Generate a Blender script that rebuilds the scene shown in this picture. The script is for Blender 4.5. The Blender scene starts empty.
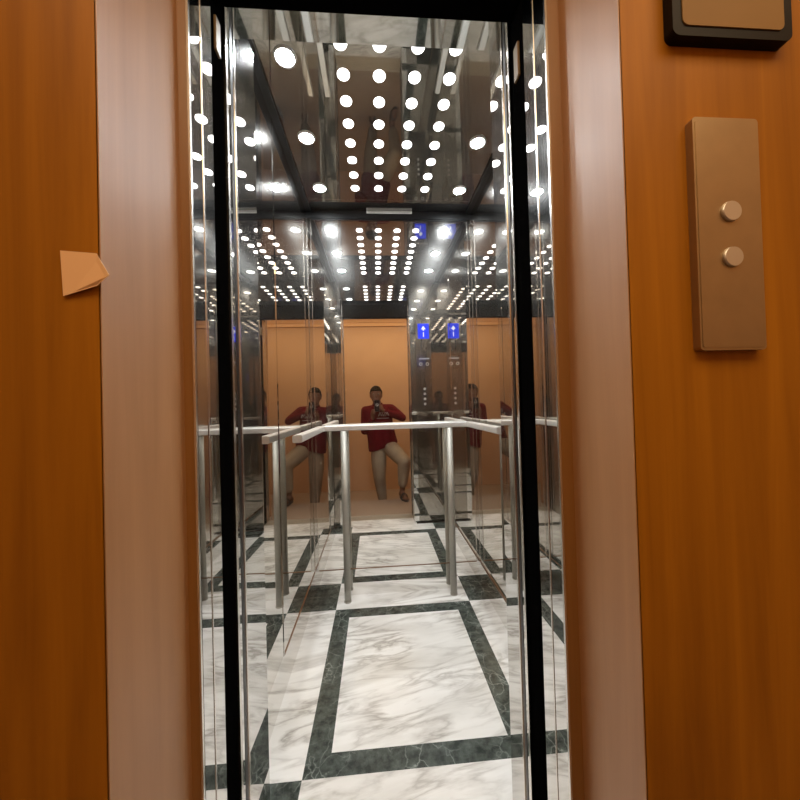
import bpy, bmesh, math, random
from mathutils import Vector, Matrix
from mathutils.bvhtree import BVHTree
random.seed(7)
SC = bpy.context.scene
COL = SC.collection
pi, sin, cos = math.pi, math.sin, math.cos

# ---------------------------------------------------------------- measured layout (metres, eye at the origin of X and Y)
EYE = 1.25
D = 2.1927                      # rear car wall
XL, XR = -0.436, 0.672          # side car walls
ZC = 2.542                      # car ceiling
KICK = 0.174                    # top of polished skirting
DL, DR = -0.352, 0.360          # clear door opening
FRONT_R = 0.938
FRONT = 0.975                   # inner face of car front wall
HDR_CAR, HDR_HALL = 2.33, 2.199
LOW = -0.22                     # lower hall floor

# ---------------------------------------------------------------- materials
def mat(name):
    m = bpy.data.materials.new(name); m.use_nodes = True
    nt = m.node_tree; nt.nodes.clear()
    out = nt.nodes.new('ShaderNodeOutputMaterial')
    return m, nt, out
def N(nt, t, **kw):
    n = nt.nodes.new(t)
    for k, v in kw.items():
        if k in n.inputs: n.inputs[k].default_value = v
        else: setattr(n, k, v)
    return n
def plain(name, col, rough=0.5, metal=0.0, spec=0.5, noise=0.0, scale=30, coat=0.0, bump=0.0):
    m, nt, out = mat(name)
    p = N(nt, 'ShaderNodeBsdfPrincipled', Roughness=rough, Metallic=metal)
    p.inputs['Base Color'].default_value = (*col, 1)
    p.inputs['Specular IOR Level'].default_value = spec
    p.inputs['Coat Weight'].default_value = coat
    if noise or bump:
        tc = N(nt, 'ShaderNodeTexCoord'); nz = N(nt, 'ShaderNodeTexNoise', Scale=scale, Detail=5.0)
        nt.links.new(tc.outputs['Object'], nz.inputs['Vector'])
        if noise:
            r = N(nt, 'ShaderNodeValToRGB')
            r.color_ramp.elements[0].position = .3; r.color_ramp.elements[1].position = .7
            r.color_ramp.elements[0].color = (*[c*(1-noise) for c in col], 1)
            r.color_ramp.elements[1].color = (*[min(1, c*(1+noise)) for c in col], 1)
            nt.links.new(nz.outputs['Fac'], r.inputs['Fac']); nt.links.new(r.outputs['Color'], p.inputs['Base Color'])
        if bump:
            b = N(nt, 'ShaderNodeBump', Strength=bump, Distance=0.01)
            nt.links.new(nz.outputs['Fac'], b.inputs['Height']); nt.links.new(b.outputs['Normal'], p.inputs['Normal'])
    nt.links.new(p.outputs[0], out.inputs[0])
    return m
def mirror(name, col, rough=0.0, haze=0.0, haze_rough=0.25, streak=0.0):
    m, nt, out = mat(name)
    a = N(nt, 'ShaderNodeBsdfGlossy', Roughness=rough); a.inputs['Color'].default_value = (*col, 1)
    sh = a.outputs[0]
    if haze:
        b = N(nt, 'ShaderNodeBsdfGlossy', Roughness=haze_rough); b.inputs['Color'].default_value = (*col, 1)
        mx = N(nt, 'ShaderNodeMixShader'); mx.inputs[0].default_value = haze
        nt.links.new(a.outputs[0], mx.inputs[1]); nt.links.new(b.outputs[0], mx.inputs[2]); sh = mx.outputs[0]
        tc = N(nt, 'ShaderNodeTexCoord'); mp = N(nt, 'ShaderNodeMapping'); mp.inputs['Scale'].default_value = (3, 3, .5)
        nz = N(nt, 'ShaderNodeTexNoise', Scale=2.0, Detail=2.0)
        mr = N(nt, 'ShaderNodeMapRange'); mr.inputs['To Min'].default_value = haze*.5; mr.inputs['To Max'].default_value = haze*1.5
        nt.links.new(tc.outputs['Object'], mp.inputs['Vector']); nt.links.new(mp.outputs[0], nz.inputs['Vector'])
        nt.links.new(nz.outputs['Fac'], mr.inputs['Value']); nt.links.new(mr.outputs[0], mx.inputs[0])
    nt.links.new(sh, out.inputs[0])
    return m
def emit(name, col, s, base=None):
    m, nt, out = mat(name)
    e = N(nt, 'ShaderNodeEmission', Strength=s); e.inputs[0].default_value = (*col, 1)
    nt.links.new(e.outputs[0], out.inputs[0]); return m
def wood(name, light, dark, rough=0.28, coat=0.3, sx=26.0, spec=0.5):
    m, nt, out = mat(name)
    tc = N(nt, 'ShaderNodeTexCoord'); mp = N(nt, 'ShaderNodeMapping'); mp.inputs['Scale'].default_value = (sx, sx, 1.1)
    nz = N(nt, 'ShaderNodeTexNoise', Scale=1.0, Detail=6.0, Roughness=.62, Distortion=.5)
    mp2 = N(nt, 'ShaderNodeMapping'); mp2.inputs['Scale'].default_value = (5, 5, .55)
    nz2 = N(nt, 'ShaderNodeTexNoise', Scale=1.2, Detail=3.0, Distortion=1.2)
    r = N(nt, 'ShaderNodeValToRGB'); r.color_ramp.elements[0].position = .3; r.color_ramp.elements[1].position = .72
    r.color_ramp.elements[0].color = (*dark, 1); r.color_ramp.elements[1].color = (*light, 1)
    mx = N(nt, 'ShaderNodeMath', operation='MULTIPLY_ADD'); mx.inputs[1].default_value = .5
    h = N(nt, 'ShaderNodeMath', operation='MULTIPLY'); h.inputs[1].default_value = .5
    p = N(nt, 'ShaderNodeBsdfPrincipled', Roughness=rough); p.inputs['Coat Weight'].default_value = coat
    p.inputs['Coat Roughness'].default_value = .34; p.inputs['Specular IOR Level'].default_value = spec
    L = nt.links.new
    L(tc.outputs['Object'], mp.inputs['Vector']); L(tc.outputs['Object'], mp2.inputs['Vector'])
    L(mp.outputs[0], nz.inputs['Vector']); L(mp2.outputs[0], nz2.inputs['Vector'])
    L(nz2.outputs['Fac'], h.inputs[0]); L(nz.outputs['Fac'], mx.inputs[0]); L(h.outputs[0], mx.inputs[2])
    L(mx.outputs[0], r.inputs['Fac']); L(r.outputs['Color'], p.inputs['Base Color']); L(p.outputs[0], out.inputs[0])
    return m
def marble_white():
    m, nt, out = mat('white_marble'); L = nt.links.new
    tc = N(nt, 'ShaderNodeTexCoord')
    mp0 = N(nt, 'ShaderNodeMapping'); mp0.inputs['Rotation'].default_value = (0, 0, math.radians(-10)); mp = N(nt, 'ShaderNodeMapping'); mp.inputs['Scale'].default_value = (1.5, 6.5, 1)
    n1 = N(nt, 'ShaderNodeTexNoise', Scale=2.0, Detail=5.0, Roughness=.55, Distortion=.45)
    a = N(nt, 'ShaderNodeMath', operation='SUBTRACT'); a.inputs[1].default_value = .5
    b = N(nt, 'ShaderNodeMath', operation='ABSOLUTE')
    r = N(nt, 'ShaderNodeValToRGB')
    e = r.color_ramp.elements; e[0].position = 0.0; e[0].color = (.43, .41, .385, 1); e[1].position = .1; e[1].color = (.87, .865, .85, 1)
    k = e.new(.035); k.color = (.66, .645, .62, 1)
    n2 = N(nt, 'ShaderNodeTexNoise', Scale=.9, Detail=4.0, Distortion=.8)
    r2 = N(nt, 'ShaderNodeValToRGB'); r2.color_ramp.elements[0].position = .35; r2.color_ramp.elements[1].position = .62
    r2.color_ramp.elements[0].color = (.80, .79, .77, 1); r2.color_ramp.elements[1].color = (1, 1, 1, 1)
    mask = N(nt, 'ShaderNodeTexNoise', Scale=3.2, Detail=2.0)
    rm = N(nt, 'ShaderNodeValToRGB'); rm.color_ramp.elements[0].position = .38; rm.color_ramp.elements[1].position = .66
    mixv = N(nt, 'ShaderNodeMix', data_type='RGBA'); mixv.inputs[7].default_value = (.87, .865, .85, 1)
    mul = N(nt, 'ShaderNodeMix', data_type='RGBA', blend_type='MULTIPLY'); mul.inputs[0].default_value = 1
    p = N(nt, 'ShaderNodeBsdfPrincipled', Roughness=.22); p.inputs['Specular IOR Level'].default_value = .25
    L(tc.outputs['Object'], mp0.inputs['Vector']); L(mp0.outputs[0], mp.inputs['Vector']); L(mp.outputs[0], n1.inputs['Vector']); L(mp.outputs[0], n2.inputs['Vector'])
    L(tc.outputs['Object'], mask.inputs['Vector']); L(mask.outputs['Fac'], rm.inputs['Fac'])
    L(n1.outputs['Fac'], a.inputs[0]); L(a.outputs[0], b.inputs[0]); L(b.outputs[0], r.inputs['Fac'])
    L(rm.outputs['Color'], mixv.inputs[0]); L(r.outputs['Color'], mixv.inputs[6])
    L(n2.outputs['Fac'], r2.inputs['Fac']); L(mixv.outputs[2], mul.inputs[6]); L(r2.outputs['Color'], mul.inputs[7])
    L(mul.outputs[2], p.inputs['Base Color']); L(p.outputs[0], out.inputs[0]); return m
def marble_dark():
    m, nt, out = mat('dark_green_marble'); L = nt.links.new
    tc = N(nt, 'ShaderNodeTexCoord')
    n0 = N(nt, 'ShaderNodeTexNoise', Scale=7.0, Detail=5.0)
    sc = N(nt, 'ShaderNodeVectorMath', operation='SCALE'); sc.inputs['Scale'].default_value = .16
    ad = N(nt, 'ShaderNodeVectorMath', operation='ADD')
    v = N(nt, 'ShaderNodeTexVoronoi', feature='DISTANCE_TO_EDGE', Scale=13.0)
    r = N(nt, 'ShaderNodeValToRGB'); e = r.color_ramp.elements
    e[0].position = 0; e[0].color = (.24, .26, .24, 1); e[1].position = .06; e[1].color = (.026, .033, .029, 1)
    k = e.new(.018); k.color = (.07, .085, .078, 1)
    n2 = N(nt, 'ShaderNodeTexNoise', Scale=22.0, Detail=6.0, Roughness=.7)
    r2 = N(nt, 'ShaderNodeValToRGB'); r2.color_ramp.elements[0].position = .38; r2.color_ramp.elements[1].position = .75
    r2.color_ramp.elements[0].color = (0, 0, 0, 1); r2.color_ramp.elements[1].color = (.10, .115, .105, 1)
    n3 = N(nt, 'ShaderNodeTexNoise', Scale=5.0, Detail=2.0)
    r3 = N(nt, 'ShaderNodeValToRGB'); r3.color_ramp.elements[0].position = .42; r3.color_ramp.elements[1].position = .6
    mixv = N(nt, 'ShaderNodeMix', data_type='RGBA'); mixv.inputs[6].default_value = (.026, .033, .029, 1)
    ac = N(nt, 'ShaderNodeMix', data_type='RGBA', blend_type='ADD'); ac.inputs[0].default_value = 1
    p = N(nt, 'ShaderNodeBsdfPrincipled', Roughness=.22); p.inputs['Specular IOR Level'].default_value = .25
    L(tc.outputs['Object'], n0.inputs['Vector']); L(n0.outputs['Color'], sc.inputs[0]); L(tc.outputs['Object'], ad.inputs[0]); L(sc.outputs[0], ad.inputs[1])
    L(ad.outputs[0], v.inputs['Vector']); L(v.outputs['Distance'], r.inputs['Fac'])
    L(tc.outputs['Object'], n2.inputs['Vector']); L(n2.outputs['Fac'], r2.inputs['Fac'])
    L(tc.outputs['Object'], n3.inputs['Vector']); L(n3.outputs['Fac'], r3.inputs['Fac'])
    L(r3.outputs['Color'], mixv.inputs[0]); L(r.outputs['Color'], mixv.inputs[7])
    L(mixv.outputs[2], ac.inputs[6]); L(r2.outputs['Color'], ac.inputs[7]); L(ac.outputs[2], p.inputs['Base Color']); L(p.outputs[0], out.inputs[0])
    return m

M = {}
M['white'] = marble_white(); M['dark'] = marble_dark()
M['back_mirror'] = mirror('rear_mirror', (.86, .84, .80), 0.0, .05, .24)
M['side_mirror'] = mirror('side_mirror', (.72, .70, .665), 0.0, .04, .24)
M['jamb_mirror'] = mirror('polished_jamb_steel', (.70, .69, .67), 0.0, .05, .22)
M['skirt'] = mirror('polished_skirting_steel', (.86, .85, .83), 0.02)
M['ceil'] = mirror('dark_mirror_ceiling', (.44, .435, .41), 0.012, .08, .35)
M['header_mirror'] = mirror('polished_header_steel', (.50, .50, .48), 0.03)
M['return'] = mirror('polished_return_panel', (.42, .385, .34), 0.02, .12, .3)
M['black'] = plain('gap_header_black', (.002, .002, .002), 1.0, spec=0.0)  # near-black: darkness of the open shaft gap put into the colour
M['black_gloss'] = plain('black_trim', (.008, .008, .008), .35)
M['edge'] = plain('bright_steel_edge', (.78, .74, .68), .22, 1.0)
M['slot'] = plain('white_slot_frame', (.95, .94, .92), .5)
M['guide'] = plain('tan_guide_block', (.22, .15, .07), .5)
M['brown_edge'] = plain('reflected_brown_edge', (.25, .15, .09), .35, 1.0)  # brown of the reflected hall wood put into the edge colour
M['steel'] = plain('satin_handrail_steel', (.86, .85, .82), .36, .65, noise=.03, scale=60)
M['post'] = plain('satin_post_steel', (.46, .44, .39), .55, .8, noise=.04, scale=60)
M['wood'] = wood('orange_varnished_wood', (.44, .175, .010), (.19, .064, .003), .5, .0, spec=.15)
M['casing'] = wood('varnished_wood_casing', (.53, .28, .125), (.35, .17, .065), .5, .26, sx=22)  # paler wood: white light from the car put into the colour
M['casing_lip'] = wood('varnished_wood_lip', (.36, .175, .05), (.23, .095, .02), .40, .15, sx=22)  # darker copy of the casing wood: lack of car light put into the colour
M['hallwall'] = plain('peach_hall_wall', (.56, .375, .235), .8, noise=.03, scale=4)
M['hallwood'] = plain('brown_hall_wall', (.33, .19, .09), .6, noise=.1, scale=9)
M['hallfloor'] = plain('brown_hall_carpet', (.25, .185, .135), .9, noise=.2, scale=60)
M['cornice'] = plain('pale_cornice', (.80, .52, .28), .6)
M['hallceil'] = plain('cream_hall_ceiling', (.55, .42, .28), .9)
M['lens'] = emit('spotlight_lens', (.91, .965, 1.0), 440.0)
M['disc'] = emit('disc_light', (1.0, .975, .975), 9.0)
M['rim'] = plain('spotlight_rim', (.8, .78, .74), .3, 1.0)
M['blue'] = emit('blue_display', (.03, .06, 1.0), 1.3)
M['white_emit'] = emit('display_white', (.85, .9, 1.0), 1.6)
M['cop'] = mirror('control_panel_steel', (.33, .29, .245), 0.08, .25, .3)
M['btn'] = plain('steel_button', (.62, .60, .57), .35, .8)
M['btn_lit'] = emit('button_legend', (.9, .9, 1.0), .4)
M['btn_dim'] = plain('black_button_legend', (.02, .02, .02), .4)
M['sign_frame'] = plain('black_sign_frame', (.006, .004, .003), .5, spec=.12)
M['sign_face'] = plain('tan_sign_face', (.25, .145, .05), .6, spec=.2, noise=.03, scale=10)
M['plate'] = plain('satin_brass_plate', (.40, .30, .18), .36, .85, noise=.05, scale=25)
M['paper'] = plain('tan_paper', (.80, .50, .27), .8)
M['skin'] = plain('skin', (.17, .082, .045), .7, noise=.08, scale=12)  # darkened: shade on the face is put into the base tone
M['hair'] = plain('dark_hair', (.006, .005, .004), .9, spec=.1, bump=.6, scale=120)
M['red'] = plain('dark_red_sweatshirt', (.105, .005, .009), .95, spec=.1, noise=.12, scale=18, bump=.15)
M['khaki'] = plain('khaki_cloth', (.30, .24, .165), .95, spec=.1, noise=.08, scale=14, bump=.15)
M['ink'] = plain('white_print', (.5, .47, .46), .7)
M['sandal'] = plain('dark_sandal', (.03, .02, .018), .6)
M['eye'] = plain('eye_white', (.22, .20, .18), .5)
M['iris'] = plain('dark_iris', (.02, .012, .008), .2)
M['lip'] = plain('lip', (.26, .10, .075), .5)
M['phone'] = plain('black_phone_glass', (.014, .016, .02), .15)
M['phone_edge'] = plain('grey_phone_edge', (.25, .26, .28), .3, .9)
M['glint'] = emit('flash_glint', (.85, .95, 1.0), 1.2)  # lens and flash glare put in as a small glowing disc
M['lensglass'] = plain('phone_lens_glass', (.004, .004, .006), .05)

# ---------------------------------------------------------------- mesh helpers
def box(bm, x0, x1, y0, y1, z0, z1, mi=0):
    vs = [bm.verts.new(p) for p in ((x0,y0,z0),(x1,y0,z0),(x1,y1,z0),(x0,y1,z0),(x0,y0,z1),(x1,y0,z1),(x1,y1,z1),(x0,y1,z1))]
    for f in ((3,2,1,0),(4,5,6,7),(0,1,5,4),(1,2,6,5),(2,3,7,6),(3,0,4,7)):
        bm.faces.new([vs[i] for i in f]).material_index = mi
    return vs
def quad(bm, pts, mi=0):
    f = bm.faces.new([bm.verts.new(p) for p in pts]); f.material_index = mi; return f
def bev(bm, w, seg=2):
    bmesh.ops.bevel(bm, geom=list(bm.edges), offset=w, segments=seg, profile=.6, affect='EDGES')
def cyl(bm, p0, p1, r0, r1=None, seg=24, caps=True):
    r1 = r0 if r1 is None else r1
    p0, p1 = Vector(p0), Vector(p1); q = (p1-p0).to_track_quat('Z', 'Y')
    A = [bm.verts.new(p0 + q @ Vector((r0*cos(2*pi*i/seg), r0*sin(2*pi*i/seg), 0))) for i in range(seg)]
    B = [bm.verts.new(p1 + q @ Vector((r1*cos(2*pi*i/seg), r1*sin(2*pi*i/seg), 0))) for i in range(seg)]
    for i in range(seg):
        j = (i+1) % seg; bm.faces.new((A[i], A[j], B[j], B[i])).smooth = True
    if caps: bm.faces.new(A[::-1]); bm.faces.new(B)
def lathe(bm, prof, seg=32, c=(0,0,0)):
    rings = []
    for r, z in prof:
        rings.append([bm.verts.new((c[0]+max(r,1e-5)*cos(2*pi*i/seg), c[1]+max(r,1e-5)*sin(2*pi*i/seg), c[2]+z)) for i in range(seg)])
    for a, b in zip(rings, rings[1:]):
        for i in range(seg):
            j = (i+1) % seg; bm.faces.new((a[i], a[j], b[j], b[i])).smooth = True
    return rings
def sphere(bm, c, r, sx=1, sy=1, sz=1, u=20, v=14, rot=None):
    mt = Matrix.Translation(c) @ (rot.to_4x4() if rot else Matrix()) @ Matrix.Diagonal((sx*r, sy*r, sz*r, 1))
    bmesh.ops.create_uvsphere(bm, u_segments=u, v_segments=v, radius=1, matrix=mt)
def sweep(bm, path, prof):           # prof: closed 2-D section (side, up); horizontal path
    rings = []; n = len(path)
    for i, p in enumerate(path):
        p = Vector(p)
        a = (Vector(path[i])-Vector(path[i-1])).normalized() if i else None
        b = (Vector(path[i+1])-Vector(path[i])).normalized() if i < n-1 else None
        t = ((a or b) + (b or a)).normalized()
        s = Vector((t.y, -t.x, 0)).normalized()
        k = 1/max(.5, (a.dot(t) if a else 1))
        rings.append([bm.verts.new(p + s*u*k + Vector((0,0,1))*w) for u, w in prof])
    m = len(prof)
    for a, b in zip(rings, rings[1:]):
        for i in range(m):
            j = (i+1) % m; bm.faces.new((a[i], a[j], b[j], b[i]))
    bm.faces.new(rings[0][::-1]); bm.faces.new(rings[-1])
def rrect(w, h, r, seg=4):
    pts = []
    for cx, cy, a0 in ((w/2-r, h/2-r, 0), (-w/2+r, h/2-r, 90), (-w/2+r, -h/2+r, 180), (w/2-r, -h/2+r, 270)):
        for k in range(seg+1):
            a = math.radians(a0 + 90*k/seg); pts.append((cx+r*cos(a), cy+r*sin(a)))
    return pts
def obj(name, bm, mats, parent=None, smooth=None):
    bmesh.ops.recalc_face_normals(bm, faces=list(bm.faces))
    me = bpy.data.meshes.new(name); bm.to_mesh(me); bm.free()
    for m in (mats if isinstance(mats, (list, tuple)) else [mats]): me.materials.append(m)
    o = bpy.data.objects.new(name, me); COL.objects.link(o)
    if smooth is not None:
        for p in me.polygons: p.use_smooth = smooth
    if parent: o.parent = parent; o.matrix_parent_inverse = Matrix.Translation(parent.location).inverted() if False else Matrix()
    return o
def part(name, bm, mats, parent, smooth=None):      # mesh given in world coordinates, stored relative to its thing
    off = Vector(parent.location); p = parent.parent
    while p: off += p.location; p = p.parent
    bmesh.ops.translate(bm, verts=list(bm.verts), vec=-off)
    return obj(name, bm, mats, parent, smooth)
def struct(name, bm, mats):
    o = obj(name, bm, mats); o['kind'] = 'structure'; return o
def tag(o, label, cat, group=None):
    o['label'] = label; o['category'] = cat
    if group: o['group'] = group
    return o
def thing(name, label, cat, loc=(0,0,0), group=None):
    o = bpy.data.objects.new(name, None); COL.objects.link(o); o.location = loc; o.empty_display_size = .1
    return tag(o, label, cat, group)
def dup(root, loc, label):
    r = root.copy(); COL.objects.link(r); r.location = loc; r['label'] = label
    for ch in list(root.children):
        c = ch.copy(); COL.objects.link(c); c.parent = r
    return r
B = bmesh.new

# ---------------------------------------------------------------- lift car: floor
bm = B()
BX = [XL, -.2851, -.1975, .454, .5446, XR]
BY = [FRONT, 1.1339, 1.2126, 1.9642, 2.0447, D]
def pat(i, j):
    if i in (0, 4) and j in (0, 4): return 1
    if 1 <= i <= 3 and 1 <= j <= 3 and not (i == 2 and j == 2): return 1
    return 0
for i in range(5):
    for j in range(5):
        quad(bm, ((BX[i],BY[j],0),(BX[i+1],BY[j],0),(BX[i+1],BY[j+1],0),(BX[i],BY[j+1],0)), pat(i, j))
quad(bm, ((DL-.02,.80,0),(DR+.02,.80,0),(DR+.02,FRONT,0),(DL-.02,FRONT,0)), 0)
bmesh.ops.remove_doubles(bm, verts=list(bm.verts), dist=1e-5)
struct('floor', bm, [M['white'], M['dark']])

# ---------------------------------------------------------------- lift car: walls (polished skirting below, mirror panels above)
def wall_slab(name, x0, x1, y0, y1, z0, z1, m):
    bm = B(); box(bm, x0, x1, y0, y1, z0, z1); return struct(name, bm, m)
wall_slab('wall_back', XL-.05, XR+.05, D, D+.04, 0, ZC+.1, M['skirt'])
wall_slab('wall_left', XL-.04, XL, FRONT, D, 0, ZC+.1, M['skirt'])
wall_slab('wall_right', XR, XR+.04, FRONT_R, D, 0, ZC+.1, M['skirt'])

CT = .030                                   # corner strips
T = .004                                    # mirror thickness
def panel(name, label, x0, x1, y0, y1, z0, z1, m, edge_axis, inner, edge_bottom):
    t = thing(name, label, 'mirror', ((x0+x1)/2, (y0+y1)/2, z0))
    bm = B(); box(bm, x0, x1, y0, y1, z0, z1); part('mirror_sheet', bm, m, t)
    return t
# rear mirror
t = panel('wall_mirror', 'large rear wall mirror behind the handrail, facing the doorway', XL+CT, XR-CT, D-T, D, KICK, ZC-.056, M['back_mirror'], 0, 0, 0)
bm = B(); box(bm, XL+CT, XR-CT, D-T-.003, D-.0005, KICK-.003, KICK+.0015); part('bottom_edge', bm, M['brown_edge'], t)
bm = B(); box(bm, XL+CT, XR-CT, D-T-.004, D-.0005, ZC-.060, ZC-.054); part('top_edge', bm, M['black_gloss'], t)
SEAM = 1.47
for side, X, s in (('left', XL, 1), ('right', XR, -1)):
    xa, xb = sorted((X, X+s*T)); xc, xd = sorted((X+s*.0005, X+s*(T+.003)))
    for nm, y0, y1 in (('rear', SEAM+.003, D-.018), ('front', (FRONT if s > 0 else FRONT_R)+.004, SEAM-.003)):
        t = panel('wall_mirror', f'tall {side} side wall mirror, the {nm} panel ' + ('next to the rear corner' if nm == 'rear' else 'next to the doorway'),
                  xa, xb, y0, y1, KICK, ZC-.004, M['side_mirror'], 0, 0, 0)
        eh = .004 if side == 'left' else .016
        if side == 'left' and nm == 'front': continue
        bm = B(); box(bm, xc, xd, y0, y1, KICK-eh, KICK+.002); part('bottom_edge', bm, M['brown_edge'] if not(side == 'left' and nm == 'rear') else M['brown_edge'], t)
    bm = B(); xe, xf = sorted((X, X+s*(T+.0025))); box(bm, xe, xf, SEAM-.003, SEAM+.003, KICK-.004, ZC-.002)
    struct('trim_seam_'+side, bm, M['side_mirror'])
    bm = B(); xe, xf = sorted((X+s*.0005, X+s*.035)); box(bm, xe, xf, FRONT, D-.013, ZC-.014, ZC-.0002)
    struct('trim_ceiling_'+side, bm, M['black_gloss'])
    # corner strip on the rear wall with a bright line each side
    bm = B(); xe, xf = sorted((X+s*.004, X+s*CT)); box(bm, xe, xf, D-.006, D, KICK, ZC-.002)
    for q in (.004, CT-.004): 
        xe, xf = sorted((X+s*q, X+s*(q+.004))); box(bm, xe, xf, D-.0085, D-.006, KICK, ZC-.002, 1)
    struct('trim_corner_'+side, bm, [M['side_mirror'], M['edge']])

# ---------------------------------------------------------------- lift car: ceiling
bm = B(); box(bm, XL-.04, XR+.04, FRONT_R, D+.04, ZC, ZC+.05); struct('ceiling', bm, M['ceil'])
bm = B(); box(bm, XL+.001, XR-.001, D-.012, D-.0002, ZC-.052, ZC-.0005); struct('trim_ceiling_rear', bm, M['black_gloss'])
for k, yy in enumerate((2.06,)):
    bm = B(); box(bm, XL+.036, XR-.036, yy, yy+.003, ZC-.0015, ZC-.0003); struct('trim_ceiling_joint', bm, M['edge'])
g = thing('ventilation_slot', 'slim bright metal slot on the black strip above the rear mirror', 'vent', (.115, D-.012, 2.512))
bm = B(); box(bm, -.037, .267, D-.020, D-.012, 2.524, 2.5405); bev(bm, .002, 1); part('slot_frame', bm, M['slot'], g)
bm = B()
for k in range(2): box(bm, -.030, .260, D-.0208, D-.0195, 2.5275+.0055*k, 2.5305+.0055*k)
part('slot_gap', bm, M['btn'], g)

# ceiling discs: 8 rows of 4
CN = ['left column', 'second column from left', 'third column from left', 'right column']
RN = ['first row by the door header', 'second row from the door', 'third row from the door', 'fourth row from the door',
      'fifth row from the door', 'sixth row from the door', 'seventh row from the door', 'last row by the rear wall']
KD = (ZC-EYE)/1.2348
disc0 = None
for i in range(8):
    for j in range(4):
        loc = (KD*(-.0927+.1337*j), KD*(1.1127+.1075*i), ZC)
        lab = f'small flat white ceiling disc light, {CN[j]}, {RN[i]}'
        if disc0 is None:
            bm = B(); lathe(bm, ((0, -.004), (.020, -.0038), (.0232, -.0025), (.0240, 0)), 28); 
            disc0 = obj('ceiling_light', bm, M['disc']); tag(disc0, lab, 'light', 'white disc lights on the lift ceiling'); disc0.location = loc
        else:
            o = disc0.copy(); COL.objects.link(o); o.location = loc; o['label'] = lab
spot0 = None
for side, X in (('left', -.2913), ('right', .5111)):
    for i, w in enumerate(('nearest the door', 'middle of its row of three', 'nearest the rear wall')):
        loc = (KD*X, KD*(1.1662+.3506*i), ZC); lab = f'bright round {side} hand ceiling spotlight {w}'
        if spot0 is None:
            spot0 = thing('ceiling_spotlight', lab, 'spotlight', loc, 'bright spotlights along the ceiling sides')
            bm = B(); lathe(bm, ((.0335, -.001), (.0335, -.006), (.040, -.005), (.042, 0)), 32); obj('rim', bm, M['rim'], spot0)
            bm = B(); lathe(bm, ((0, -.0045), (.028, -.0042), (.0335, -.003)), 32); obj('lens', bm, M['lens'], spot0)
        else: dup(spot0, loc, lab)

# ---------------------------------------------------------------- handrail
rail = thing('handrail', 'satin steel handrail on two floor posts along the rear mirror', 'handrail', (.12, 2.125, 0))
RZ = 1.105
bm = B(); c = .05
path = [(-.36, 1.495, RZ), (-.36, 2.10, RZ)] + [(-.36+.03*(1-cos(a)), 2.10+.03*sin(a), RZ) for a in (pi/6, pi/3)] + [(-.33, 2.13, RZ)]
path += [(.57, 2.13, RZ)] + [(.57+.03*sin(a), 2.10+.03*cos(a), RZ) for a in (pi/6, pi/3)] + [(.60, 2.10, RZ), (.60, 1.565, RZ)]
sweep(bm, path, rrect(.044, .034, .007)); part('rail', bm, M['steel'], rail)
for X, Y in ((-.219, 2.122), (.466, 2.126)):
    bm = B(); cyl(bm, (X, Y, .004), (X, Y, RZ-.019), .021, seg=28)
    post = part('post', bm, M['post'], rail)
    bm = B(); cyl(bm, (X, Y, .0), (X, Y, .007), .0235, seg=28); part('foot_ring', bm, M['post'], post)

# ---------------------------------------------------------------- front of the car: return walls, header, jambs, black shaft gap
bm = B(); box(bm, DR+.004, XR+.04, FRONT_R-.04, FRONT_R, 0, ZC+.1); struct('wall_front_right', bm, M['return'])
bm = B(); box(bm, XL-.04, DL-.004, FRONT-.04, FRONT, 0, ZC+.1); struct('wall_front_left', bm, M['return'])
bm = B(); box(bm, DL, DR, FRONT-.14, FRONT, HDR_CAR, ZC+.1); struct('wall_front_header', bm, M['header_mirror'])
def jamb(name, xs, s, y0, y1, z1, m):       # xs: visible face, s=+1 extends to +x
    x0, x1 = sorted((xs, xs+s*.05)); bm = B(); box(bm, x0, x1, y0, y1, 0, z1); return struct(name, bm, m)
# left: depths as measured; right likewise
bm = B(); vs = box(bm, DL-.05, DL, .828, FRONT+.040, 0, HDR_CAR)
for v in vs:
    if v.co.x > DL-.01 and v.co.y > .9: v.co.x += .003
struct('trim_jamb_left_car', bm, M['jamb_mirror'])
jamb('trim_jamb_left_hall', DL, -1, .672, .757, HDR_HALL, M['jamb_mirror'])
jamb('trim_jamb_right_car', DR, 1, .806, FRONT_R+.001, HDR_CAR, M['jamb_mirror'])
jamb('trim_jamb_right_hall', DR, 1, .638, .727, HDR_HALL, M['jamb_mirror'])
def strip(name, xs, s, y, w, z1, m, t=.002):
    x0, x1 = sorted((xs+s*.01, xs-s*t)); bm = B(); box(bm, x0, x1, y-w/2, y+w/2, 0, z1); return struct(name, bm, m)
strip('trim_1', DL, -1, .832, .010, HDR_CAR, M['edge'])
strip('trim_2', DL, -1, .878, .008, HDR_CAR, M['edge'])
strip('trim_3', DL, -1, .862, .016, HDR_CAR, M['black_gloss'], .001)
strip('trim_4', DL, -1, .712, .004, HDR_HALL, M['edge'], .001)
strip('trim_5', DL, -1, .930, .003, HDR_CAR, M['edge'], .001)
strip('trim_6', DR, 1, .810, .008, HDR_CAR, M['edge'])
strip('trim_7', DR, 1, .850, .007, HDR_CAR, M['edge'])
strip('trim_8', DR, 1, .834, .012, HDR_CAR, M['black_gloss'], .001)
strip('trim_9', DR, 1, .682, .004, HDR_HALL, M['edge'], .001)
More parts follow.
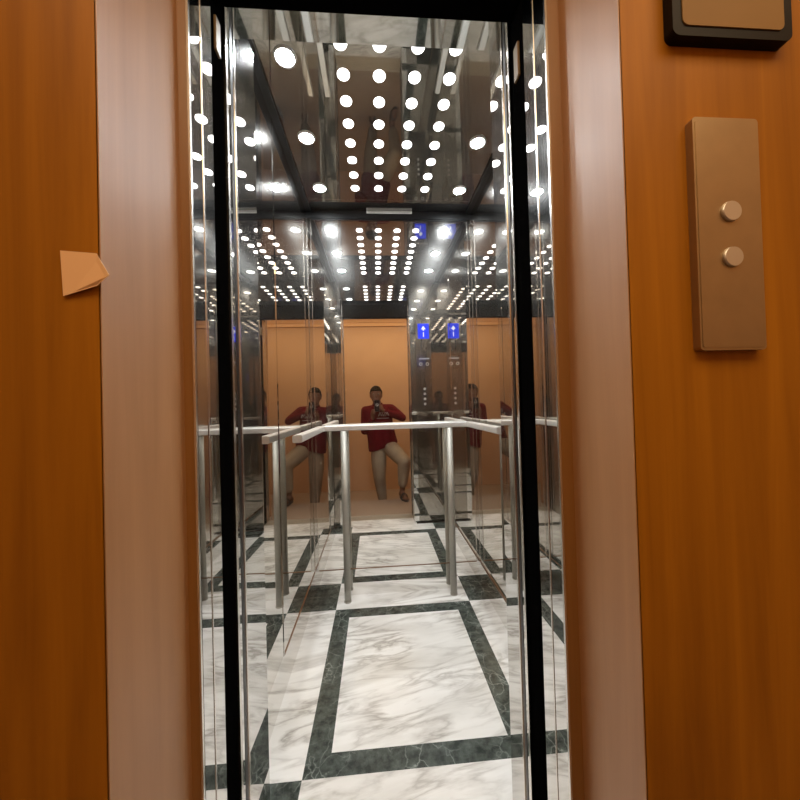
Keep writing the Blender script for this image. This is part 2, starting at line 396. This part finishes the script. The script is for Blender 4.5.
# shaft gap between hall door frame and car, its dark set in as black boxes
bm = B()
box(bm, DL-.05, DL-.004, .757, .828, -.05, 2.6); struct('trim_gap_left', bm, M['black'])
bm = B()
box(bm, DR+.004, DR+.05, .727, .806, -.05, 2.6); struct('trim_gap_right', bm, M['black'])
bm = B(); box(bm, DL-.06, DR+.06, .735, .790, HDR_HALL, 2.65); box(bm, DL-.06, DR+.06, .790, .834, 2.345, 2.65); struct('trim_header_black', bm, M['black'])
for side, xs, s, y in (('left', DL, -1, .79), ('right', DR, 1, .765)):     # tan guide shoe high in the black gap
    b = thing('door_guide', f'small tan door guide block high in the {side} black gap', 'door guide', (xs, y, 2.09))
    x0, x1 = sorted((xs+s*.004, xs-s*.002)); bm = B(); box(bm, x0, x1, y-.012, y+.012, 2.03 if side == 'right' else 2.086, 2.113 if side == 'right' else 2.168); bev(bm, .0015, 1); part('guide_block', bm, M['guide'], b)
# sills
bm = B(); box(bm, DL-.02, DR+.02, .64, .80, -.03, -.001)
for k in range(4): box(bm, DL-.02, DR+.02, .66+.035*k, .672+.035*k, -.001, .001)
struct('trim_sill', bm, M['post'])

# ---------------------------------------------------------------- wooden casing and hall walls
WY = .475
for side, xs, s, ylip in (('left', DL, -1, .668), ('right', DR, 1, .636)):
    bm = B(); x0, x1 = sorted((xs+s*.0, xs+s*.004)); box(bm, x0, x1, ylip-.004, ylip+.002, -.01, 2.7); struct(f'trim_casing_edge_{side}', bm, M['edge'])
    bm = B()
    xi, xo = xs+s*.003, xs+s*(.021 if side == 'left' else .028)
    quad(bm, ((xi, ylip, -.22), (xo, ylip-.004, -.22), (xo, ylip-.004, 2.7), (xi, ylip, 2.7)), 1)
    prof = [(xo, ylip-.004), (xo, .60), (xo, WY), (xo+s*.003, WY)]
    for a, b in zip(prof, prof[1:]): quad(bm, ((*a, -.22), (*b, -.22), (*b, 2.7), (*a, 2.7)), 0)
    bmesh.ops.remove_doubles(bm, verts=list(bm.verts), dist=1e-5)
    struct(f'trim_casing_{side}', bm, [M['casing'], M['casing_lip']])
xl, xr = DL-.0225, DR+.0295
bm = B(); box(bm, -1.6, xl, WY, WY+.16, LOW, 2.8); struct('wall_wood_left', bm, M['wood'])
bm = B(); box(bm, xr, 1.7, WY, WY+.16, LOW, 2.8); struct('wall_wood_right', bm, M['wood'])
bm = B(); box(bm, xl, xr, WY, .735, 2.7, 2.8); struct('wall_wood_lintel', bm, M['wood'])
bm = B(); box(bm, -1.6, 1.7, -1.34, -1.30, LOW, 2.8); struct('wall_hall_rear', bm, M['hallwall'])
bm = B(); box(bm, -1.64, -1.6, -1.34, WY+.1, LOW, 2.8); struct('wall_hall_left', bm, M['hallwall'])
bm = B(); box(bm, 1.7, 1.74, -1.34, WY+.1, LOW, 2.8); struct('wall_hall_right', bm, M['hallwall'])
bm = B(); box(bm, -1.64, 1.74, -1.34, WY+.16, 2.8, 2.85); struct('ceiling_hall', bm, M['hallceil'])
bm = B(); box(bm, -1.6, 1.7, -1.30, .05, LOW-.05, LOW); struct('floor_hall_lower', bm, M['hallfloor'])
bm = B(); box(bm, -1.6, 1.7, .05, .64, LOW, -.002); struct('floor_hall_step', bm, M['hallfloor'])
bm = B(); box(bm, -1.6, 1.7, -1.30, -1.27, 2.60, 2.68); box(bm, -1.6, 1.7, -1.30, -1.255, 2.66, 2.80); struct('trim_cornice', bm, M['cornice'])

# ---------------------------------------------------------------- car control panel on the right return
cp = thing('control_panel', 'tall car control panel with blue floor display and column of buttons', 'control panel', (.505, FRONT_R, 1.0))
bm = B(); box(bm, .425, .585, FRONT_R, FRONT_R+.006, .95, 2.14); bev(bm, .002, 1); part('face_plate', bm, M['cop'], cp)
bm = B(); box(bm, .448, .566, FRONT_R+.006, FRONT_R+.010, 1.93, 2.09); bev(bm, .002, 1); dp = part('display', bm, M['blue'], cp)
bm = B(); y = FRONT_R+.0108
quad(bm, ((.482,y,2.030),(.532,y,2.030),(.507,y,2.066))); quad(bm, ((.500,y,2.030),(.514,y,2.030),(.514,y,2.016),(.500,y,2.016)))
quad(bm, ((.503,y,1.998),(.511,y,1.998),(.511,y,1.950),(.503,y,1.950)))
bmesh.ops.remove_doubles(bm, verts=list(bm.verts), dist=1e-6); part('arrow_and_number', bm, M['white_emit'], dp)
bm = B(); box(bm, .452, .560, FRONT_R+.006, FRONT_R+.0085, 1.712, 1.726); part('rating_bar', bm, M['btn_lit'], cp)
for X in (.470, .540):
    bm = B(); cyl(bm, (X, FRONT_R+.006, 1.662), (X, FRONT_R+.010, 1.662), .018, seg=24); b = part('round_key', bm, M['btn'], cp)
    bm = B(); cyl(bm, (X, FRONT_R+.0101, 1.662), (X, FRONT_R+.0106, 1.662), .009, seg=16); part('key_centre', bm, M['btn_dim'], b)
for Z in (1.40, 1.347, 1.294, 1.241):
    bm = B(); cyl(bm, (.505, FRONT_R+.006, Z), (.505, FRONT_R+.011, Z), .014, .0125, seg=28); b = part('button', bm, M['btn'], cp)
    bm = B(); lathe(bm, ((.0095, 0), (.0120, 0))); 
    bmesh.ops.rotate(bm, verts=list(bm.verts), cent=(0,0,0), matrix=Matrix.Rotation(pi/2, 3, 'X')); bmesh.ops.translate(bm, verts=list(bm.verts), vec=(.505, FRONT_R+.0114, Z)); part('lit_ring', bm, M['btn_lit'], b)

# ---------------------------------------------------------------- things on the wooden wall
s = thing('framed_sign', 'black framed tan sign high on the wooden wall at the right', 'sign', (.56, WY, 1.83))
def rr_plate(x0, x1, z0, z1, r, y0, y1):
    bm = B(); pts = rrect(x1-x0, z1-z0, r, 6); cx, cz = (x0+x1)/2, (z0+z1)/2
    a = [bm.verts.new((cx+u, y0, cz+v)) for u, v in pts]; b = [bm.verts.new((cx+u, y1, cz+v)) for u, v in pts]
    bm.faces.new(a[::-1]); bm.faces.new(b)
    for i in range(len(pts)): j = (i+1) % len(pts); bm.faces.new((a[i], a[j], b[j], b[i]))
    return bm
bm = rr_plate(.462, .66, 1.797, 2.05, .012, WY-.016, WY); part('frame', bm, M['sign_frame'], s)
bm = rr_plate(.477, .645, 1.812, 2.035, .010, WY-.0175, WY-.0155); part('face', bm, M['sign_face'], s)
c = thing('call_panel', 'tall satin brass call panel on the wooden wall below the sign', 'call panel', (.54, WY, 1.49))
bm = rr_plate(.4915, .600, 1.318, 1.676, .006, WY-.012, WY); part('body', bm, M['plate'], c)
bm = rr_plate(.495, .5965, 1.3225, 1.6715, .004, WY-.0128, WY-.0115); part('face', bm, M['plate'], c)
for Z in (1.53, 1.46):
    bm = B(); cyl(bm, (.547, WY-.0120, Z), (.547, WY-.017, Z), .016, .0145, seg=28); part('button', bm, M['btn'], c)
bm = B()
cx, cz = -.398, 1.4475
for a, b in (((-.399, 1.4700), (-.3635, 1.4385)),): pass
pts = [(u+.013, v) for u, v in ((-.3655, 1.4330), (-.386, 1.4645), (-.435, 1.470), (-.432, 1.408), (-.386, 1.4205))]
y0 = WY-.0035
vf = [bm.verts.new((u, y0-.010*max(0, (u+.387)/.035), v)) for u, v in pts]
vb = [bm.verts.new((u, y0+.0008-.010*max(0, (u+.387)/.035), v)) for u, v in pts]
bm.faces.new(vf); bm.faces.new(vb[::-1])
for i in range(5): j = (i+1) % 5; bm.faces.new((vf[i], vb[i], vb[j], vf[j]))
o = obj('paper_note', bm, M['paper']); tag(o, 'curling tan paper note at the edge of the left wooden casing', 'note')

# ---------------------------------------------------------------- the person
def hull_seg(bm, a, ra, b, rb, fl=1.0, n=14):
    t = bmesh.new(); a, b = Vector(a), Vector(b)
    for c, r in ((a, ra), (b, rb)): bmesh.ops.create_uvsphere(t, u_segments=n, v_segments=n//2+2, radius=r, matrix=Matrix.Translation(c))
    h = bmesh.ops.convex_hull(t, input=list(t.verts))
    bmesh.ops.delete(t, geom=[g for g in h['geom_interior'] if isinstance(g, bmesh.types.BMVert)], context='VERTS')
    me = bpy.data.meshes.new('tmp'); t.to_mesh(me); t.free(); bm.from_mesh(me); bpy.data.meshes.remove(me)
def chain(bm, pts):
    for (a, ra), (b, rb) in zip(pts, pts[1:]): hull_seg(bm, a, ra, b, rb)
def remeshed(name, bm, m, parent, voxel, smooth_it=4):
    bmesh.ops.recalc_face_normals(bm, faces=list(bm.faces))
    me = bpy.data.meshes.new('tmp'); bm.to_mesh(me); bm.free()
    o = bpy.data.objects.new('tmp', me); COL.objects.link(o)
    r = o.modifiers.new('r', 'REMESH'); r.mode = 'VOXEL'; r.voxel_size = voxel
    s = o.modifiers.new('s', 'SMOOTH'); s.iterations = smooth_it; s.factor = .5
    dg = bpy.context.evaluated_depsgraph_get(); dg.update()
    new = bpy.data.meshes.new_from_object(o.evaluated_get(dg))
    bpy.data.objects.remove(o); bpy.data.meshes.remove(me)
    new.name = name; new.materials.clear(); new.materials.append(m)
    for p in new.polygons: p.use_smooth = True
    n = bpy.data.objects.new(name, new); COL.objects.link(n)
    if parent:
        n.parent = parent; off = Vector(parent.location); q = parent.parent
        while q: off += q.location; q = q.parent
        for v in new.vertices: v.co -= off
    return n
per = thing('person', 'person in red sweatshirt and khaki trousers photographing the lift with a phone', 'person', (.02, -.28, LOW))
HC = Vector((-.012, -.215, 1.386))           # head centre
LS, RS = Vector((-.165, -.27, 1.165)), Vector((.195, -.27, 1.185))
LE, RE = Vector((-.185, -.245, .885)), Vector((.345, -.19, 1.055))
LW, RW = Vector((-.065, -.075, 1.065)), Vector((.085, -.085, 1.160))
LH, RHp = Vector((.0, -.27, .640)), Vector((.145, -.255, .665))
LK, RK = Vector((.005, -.25, .235)), Vector((.335, .06, .490))
LA, RA = Vector((.045, -.29, -.130)), Vector((.300, .02, .085))
bm = B()
sphere(bm, HC, .1, .80, .98, 1.12); sphere(bm, HC+Vector((0, .030, -.055)), .07, .86, .92, 1.0)         # skull, jaw
sphere(bm, HC+Vector((0, .100, -.010)), .016, .75, 1.2, 1.7); sphere(bm, HC+Vector((0, .108, -.026)), .014, 1.1, 1, .8)   # nose
sphere(bm, HC+Vector((0, .083, -.098)), .022, 1.1, .8, .8)                                                # chin
sphere(bm, HC+Vector((0, .082, .028)), .03, 1.6, .5, .35)                                                 # brow
for k in (-1, 1): sphere(bm, HC+Vector((.080*k, -.004, -.012)), .026, .35, .75, 1.2)                      # ears
chain(bm, [((0.005, -.262, 1.20), .062), (HC+Vector((.004, -.02, -.08)), .055)])
chain(bm, [(LS, .050), ((0.01, -.28, 1.17), .07), (RS, .050)])
chain(bm, [((.012, -.28, 1.13), .10), ((.03, -.29, .85), .10), ((.07, -.275, .69), .105)])
for S_, E_, W_ in ((LS, LE, LW), (RS, RE, RW)): chain(bm, [(S_, .047), (E_, .038), (E_.lerp(W_, .35), .038), (W_, .026)])
for H_, K_, A_ in ((LH, LK, LA), (RHp, RK, RA)):
    chain(bm, [(H_, .085), (K_, .055)]); chain(bm, [(K_, .055), (K_.lerp(A_, .32)+Vector((0, -.02, 0)), .055), (A_, .034)])
for A_, fl, dx in ((LA, LOW, -.1), (RA, .0, .25)):     # feet
    ax = Vector((sin(dx), cos(dx), 0)); z = fl+.030
    g = Vector((A_.x, A_.y, z+.012)); 
    chain(bm, [(A_, .036), (g-ax*.035, .034)]); chain(bm, [(A_, .036), (g+ax*.06, .032), (g+ax*.125+Vector((0, 0, -.008)), .027)])
    sd = Vector((ax.y, -ax.x, 0))
    for q, (o_, l, r) in enumerate(((-.026, .052, .013), (-.008, .050, .010), (.006, .044, .0095), (.018, .037, .009), (.029, .028, .0085))):
        b0 = g+ax*.125+sd*o_*(1 if dx < 0 else -1)+Vector((0, 0, -.016)); chain(bm, [(b0, r), (b0+ax*l, r*.9)])
# hands closed on the phone edges: palm, four bent fingers and a thumb from the side of each palm
def hand(W_, side):
    # phone occupies x -.040..+.034, y -.017..-.008, z 1.108..1.262
    ex = -.040 if side < 0 else .034
    base = Vector((ex+side*.024, -.040, W_.z+.080 if side < 0 else 1.205))
    chain(bm, [(W_, .026), (base+Vector((side*.006, -.012, -.022)), .024), (base, .022)])
    kn = [base+Vector((side*.004, .006, .030-.019*i)) for i in range(4)]
    for a, b in zip(kn, kn[1:]): chain(bm, [(a, .011), (b, .011)])
    chain(bm, [(kn[0], .012), (base, .02), (kn[3], .012)])
    for i, (l, r) in enumerate(((.022, .0085), (.026, .0088), (.024, .0085), (.016, .0075))):
        k0 = kn[i]; k1 = Vector((ex+side*.012, .000+.0006*i, k0.z+.004)); k2 = Vector((ex-side*(l*.25), .0035, k0.z+.005))
        chain(bm, [(k0, r*1.1), (k1, r), (k2, r*.88)])
    t0 = base+Vector((-side*.006, -.004, -.030)); t1 = Vector((ex+side*.004, -.032, base.z-.012)); t2 = Vector((ex-side*.016, -.0275, base.z+.012))
    chain(bm, [(t0, .0125), (t1, .0105), (t2, .0088)])
hand(LW, -1); hand(RW, 1)
body = remeshed('body', bm, M['skin'], per, .0048, 3)
for k in (-1, 1):
    bm = B(); sphere(bm, HC+Vector((.031*k, .083, .006)), .0125, u=14, v=10); e = part('eye', bm, M['eye'], per, True)
    bm = B(); sphere(bm, HC+Vector((.031*k, .0925, .005)), .0055, u=12, v=8); part('iris', bm, M['iris'], e, True)
bm = B(); sphere(bm, HC+Vector((0, .098, -.062)), .021, 1, .32, .3); part('mouth', bm, M['lip'], per, True)
# hair: short cap with a hairline above the brow
bm = B(); sphere(bm, HC+Vector((0, -.006, .012)), .1045, .84, 1.0, 1.08, 40, 28)
kill = []
for v in bm.verts:
    d = v.co-HC
    lim = .048 if d.y > .045 else (.048-(.045-d.y)*1.5 if d.y > -.02 else -.055)
    if d.z < lim: kill.append(v)
bmesh.ops.delete(bm, geom=kill, context='VERTS')
for v in bm.verts: v.co += (v.co-HC).normalized()*random.uniform(-.0015, .004)
hr = part('hair', bm, M['hair'], per, True); sm = hr.modifiers.new('s', 'SOLIDIFY'); sm.thickness = .012; sm.offset = -1
# sweatshirt
bm = B()
chain(bm, [(LS+Vector((.015, 0, .0)), .066), ((.012, -.272, 1.165), .090), (RS+Vector((-.015, 0, 0)), .066)])
for dx in (-.075, 0, .075):
    chain(bm, [((.015+dx, -.268, 1.13), .116), ((.028+dx, -.272, .93), .120), ((.055+dx*1.12, -.262, .77), .120), ((.066+dx*1.2, -.258, .680+dx*.4), .120), ((.066+dx*1.15, -.258, .640+dx*.75), .108)])
for S_, E_, W_ in ((LS, LE, LW), (RS, RE, RW)):
    chain(bm, [(S_, .066), (S_.lerp(E_, .5), .062), (E_, .055), (E_.lerp(W_, .5), .050), (E_.lerp(W_, .80), .043)])
    chain(bm, [(E_.lerp(W_, .80), .043), (E_.lerp(W_, .90), .036)])
sw = remeshed('sweatshirt', bm, M['red'], per, .009, 6)
bm = B(); bm.from_mesh(sw.data)              # hem: cut on a slant across the raised thigh, turned under
pc = Vector((.066, -.26, .655)) - per.location; pn = Vector((-.29, .12, 1)).normalized()
bmesh.ops.bisect_plane(bm, geom=list(bm.verts)+list(bm.edges)+list(bm.faces), plane_co=pc, plane_no=pn, clear_inner=True)
bmesh.ops.holes_fill(bm, edges=[e for e in bm.edges if e.is_boundary], sides=0)
bm.to_mesh(sw.data); bm.free()
bm = B(); R_ = Matrix.Rotation(math.radians(-14), 3, 'X')
lathe(bm, ((.064, -.014), (.071, -.016), (.073, 0), (.069, .014), (.063, .010), (.064, -.014)), 32)
bmesh.ops.rotate(bm, verts=list(bm.verts), cent=(0,0,0), matrix=R_); bmesh.ops.translate(bm, verts=list(bm.verts), vec=(.005, -.258, 1.252)); part('collar', bm, M['red'], sw, True)
# printed lettering wrapped on the chest
tree = BVHTree.FromPolygons([v.co + per.location for v in sw.data.vertices], [p.vertices[:] for p in sw.data.polygons])
bm = B()
def stroke(a, b, w):
    a, b = Vector(a), Vector(b); n = max(2, int((b-a).length/.012)); d = (b-a).normalized(); q = Vector((-d.y, d.x))*w/2
    rows = []
    for i in range(n+1):
        c_ = a.lerp(b, i/n); row = []
        for s_ in (-1, 1):
            u = c_+q*s_; hit = tree.ray_cast(Vector((u.x, .6, u.y)), Vector((0, -1, 0)))
            yv = hit[0].y if hit[0] else -.15
            row.append(bm.verts.new((u.x, yv+.003, u.y)))
        rows.append(row)
    for r1, r2 in zip(rows, rows[1:]): bm.faces.new((r1[0], r1[1], r2[1], r2[0]))
for x0 in (.036, .132):
    stroke((x0-.025, 1.085), (x0, 1.143), .009); stroke((x0, 1.143), (x0+.025, 1.085), .009); stroke((x0-.014, 1.104), (x0+.014, 1.104), .007)
stroke((.060, 1.143), (.084, 1.085), .009); stroke((.084, 1.085), (.108, 1.143), .009)
stroke((-.01, 1.058), (.155, 1.058), .007)
part('lettering', bm, M['ink'], sw)
# trousers
bm = B()
chain(bm, [((.03, -.262, .690), .085), ((.105, -.258, .700), .085)]); chain(bm, [(LH, .096), ((.07, -.262, .64), .096), (RHp, .096)])
for H_, K_, A_, cut in ((LH, LK, LA, .90), (RHp, RK, RA, .72)):
    chain(bm, [(H_, .098), (H_.lerp(K_, .3), .112), (H_.lerp(K_, .6), .106), (K_, .088)]); chain(bm, [(K_, .088), (K_.lerp(A_, .35)+Vector((0, -.015, 0)), .080), (K_.lerp(A_, cut), .064)])
    chain(bm, [(K_.lerp(A_, cut-.05), .060), (K_.lerp(A_, cut+.02), .052)])
remeshed('trousers', bm, M['khaki'], per, .009, 6)
for A_, fl, dx in ((LA, LOW, -.1), (RA, .0, .25)):
    ax = Vector((sin(dx), cos(dx), 0)); sd = Vector((ax.y, -ax.x, 0)); g = Vector((A_.x, A_.y, fl))
    bm = B(); pts = []
    for k in range(28):
        a = 2*pi*k/28; L_ = .055+.065*cos(a) if False else 0
        u = cos(a)*.135; v = sin(a)*(.048 if u > 0 else .038)
        pts.append(g+ax*(.060+u)+sd*v)
    lo = [bm.verts.new(p+Vector((0,0,.0005))) for p in pts]; hi = [bm.verts.new(p+Vector((0,0,.020))) for p in pts]
    bm.faces.new(lo[::-1]); bm.faces.new(hi)
    for k in range(28): j = (k+1) % 28; bm.faces.new((lo[k], lo[j], hi[j], hi[k]))
    sn = part('sandal', bm, M['sandal'], per)
    bm = B(); n = 14; rows = []
    for k in range(n+1):
        a = pi*k/n; 
        rows.append([bm.verts.new(g+ax*(.070+w)+sd*(cos(a)*.047)+Vector((0,0,.012+sin(a)*.070))) for w in (-.016, .030)])
    for r1, r2 in zip(rows, rows[1:]): bm.faces.new((r1[0], r1[1], r2[1], r2[0]))
    st = part('strap', bm, M['sandal'], sn); so = st.modifiers.new('s', 'SOLIDIFY'); so.thickness = .004

# phone in the hands; its camera sits at the eye point
ph = thing('smartphone', 'dark smartphone held in front of the face by the person in red', 'phone', (-.003, -.0125, 1.155))
bm = rr_plate(-.040, .034, 1.155, 1.308, .010, -.0170, -.0085); part('case', bm, M['phone_edge'], ph)
bm = rr_plate(-.038, .032, 1.157, 1.306, .009, -.0086, -.0080); part('back_glass', bm, M['phone'], ph)
bm = rr_plate(-.037, .031, 1.159, 1.304, .008, -.0176, -.0169); part('screen', bm, M['phone'], ph)
bm = B(); cyl(bm, (-.003, -.0081, 1.246), (-.003, -.0066, 1.246), .024, .0232, seg=40); cb = part('camera_module', bm, M['phone_edge'], ph)
for X, Z in ((0, EYE), (-.0145, 1.240), (-.003, 1.231)):
    bm = B(); lathe(bm, ((.0040, 0), (.0058, 0), (.0058, -.001)), 24)
    bmesh.ops.rotate(bm, verts=list(bm.verts), cent=(0,0,0), matrix=Matrix.Rotation(-pi/2, 3, 'X')); bmesh.ops.translate(bm, verts=list(bm.verts), vec=(X, -.0050, Z)); part('lens_ring', bm, M['btn'], cb)
    bm = B(); cyl(bm, (X, -.0067, Z), (X, -.0054, Z), .0042, seg=20); part('lens', bm, M['lensglass'], cb)
bm = B(); cyl(bm, (.010, -.0067, 1.238), (.010, -.0061, 1.238), .0045, seg=16); part('flash', bm, M['glint'], cb)

# ---------------------------------------------------------------- lamps
def area(name, loc, sx, sy, e, col, rot=(0,0,0)):
    l = bpy.data.lights.new(name, 'AREA'); l.shape = 'RECTANGLE'; l.size = sx; l.size_y = sy; l.energy = e; l.color = col
    o = bpy.data.objects.new(name, l); COL.objects.link(o); o.location = loc; o.rotation_euler = rot; return o
area('hall_ceiling_lamp', (.2, -.45, 2.78), 2.6, .9, 36, (1.0, .73, .43))
w = bpy.data.worlds.new('world'); SC.world = w; w.use_nodes = True
w.node_tree.nodes['Background'].inputs[0].default_value = (.03, .022, .015, 1); w.node_tree.nodes['Background'].inputs[1].default_value = .3

# ---------------------------------------------------------------- camera (lens of the phone)
cam = bpy.data.cameras.new('camera'); co = bpy.data.objects.new('camera', cam); COL.objects.link(co)
f, yaw, pit, rol = 327.96, .0698, .0115, -.0278
cam.sensor_width = 36; cam.sensor_fit = 'HORIZONTAL'; cam.lens = f/800*36; cam.clip_start = .002; cam.clip_end = 100
fw = Vector((sin(yaw)*cos(pit), cos(yaw)*cos(pit), sin(pit))); r0 = Vector((cos(yaw), -sin(yaw), 0)); u0 = r0.cross(fw)
r = r0*cos(rol)+u0*sin(rol); u = -r0*sin(rol)+u0*cos(rol)
co.matrix_world = Matrix(((r.x, u.x, -fw.x, 0), (r.y, u.y, -fw.y, 0), (r.z, u.z, -fw.z, EYE), (0, 0, 0, 1)))
SC.camera = co

SC.view_settings.view_transform = 'Standard'; SC.view_settings.look = 'None'; SC.view_settings.exposure = 0; SC.view_settings.gamma = 1
cy = SC.cycles
cy.max_bounces = 20; cy.glossy_bounces = 18; cy.diffuse_bounces = 4; cy.transmission_bounces = 4
cy.caustics_reflective = True; cy.sample_clamp_indirect = 6; cy.blur_glossy = .5
cy.use_denoising = True
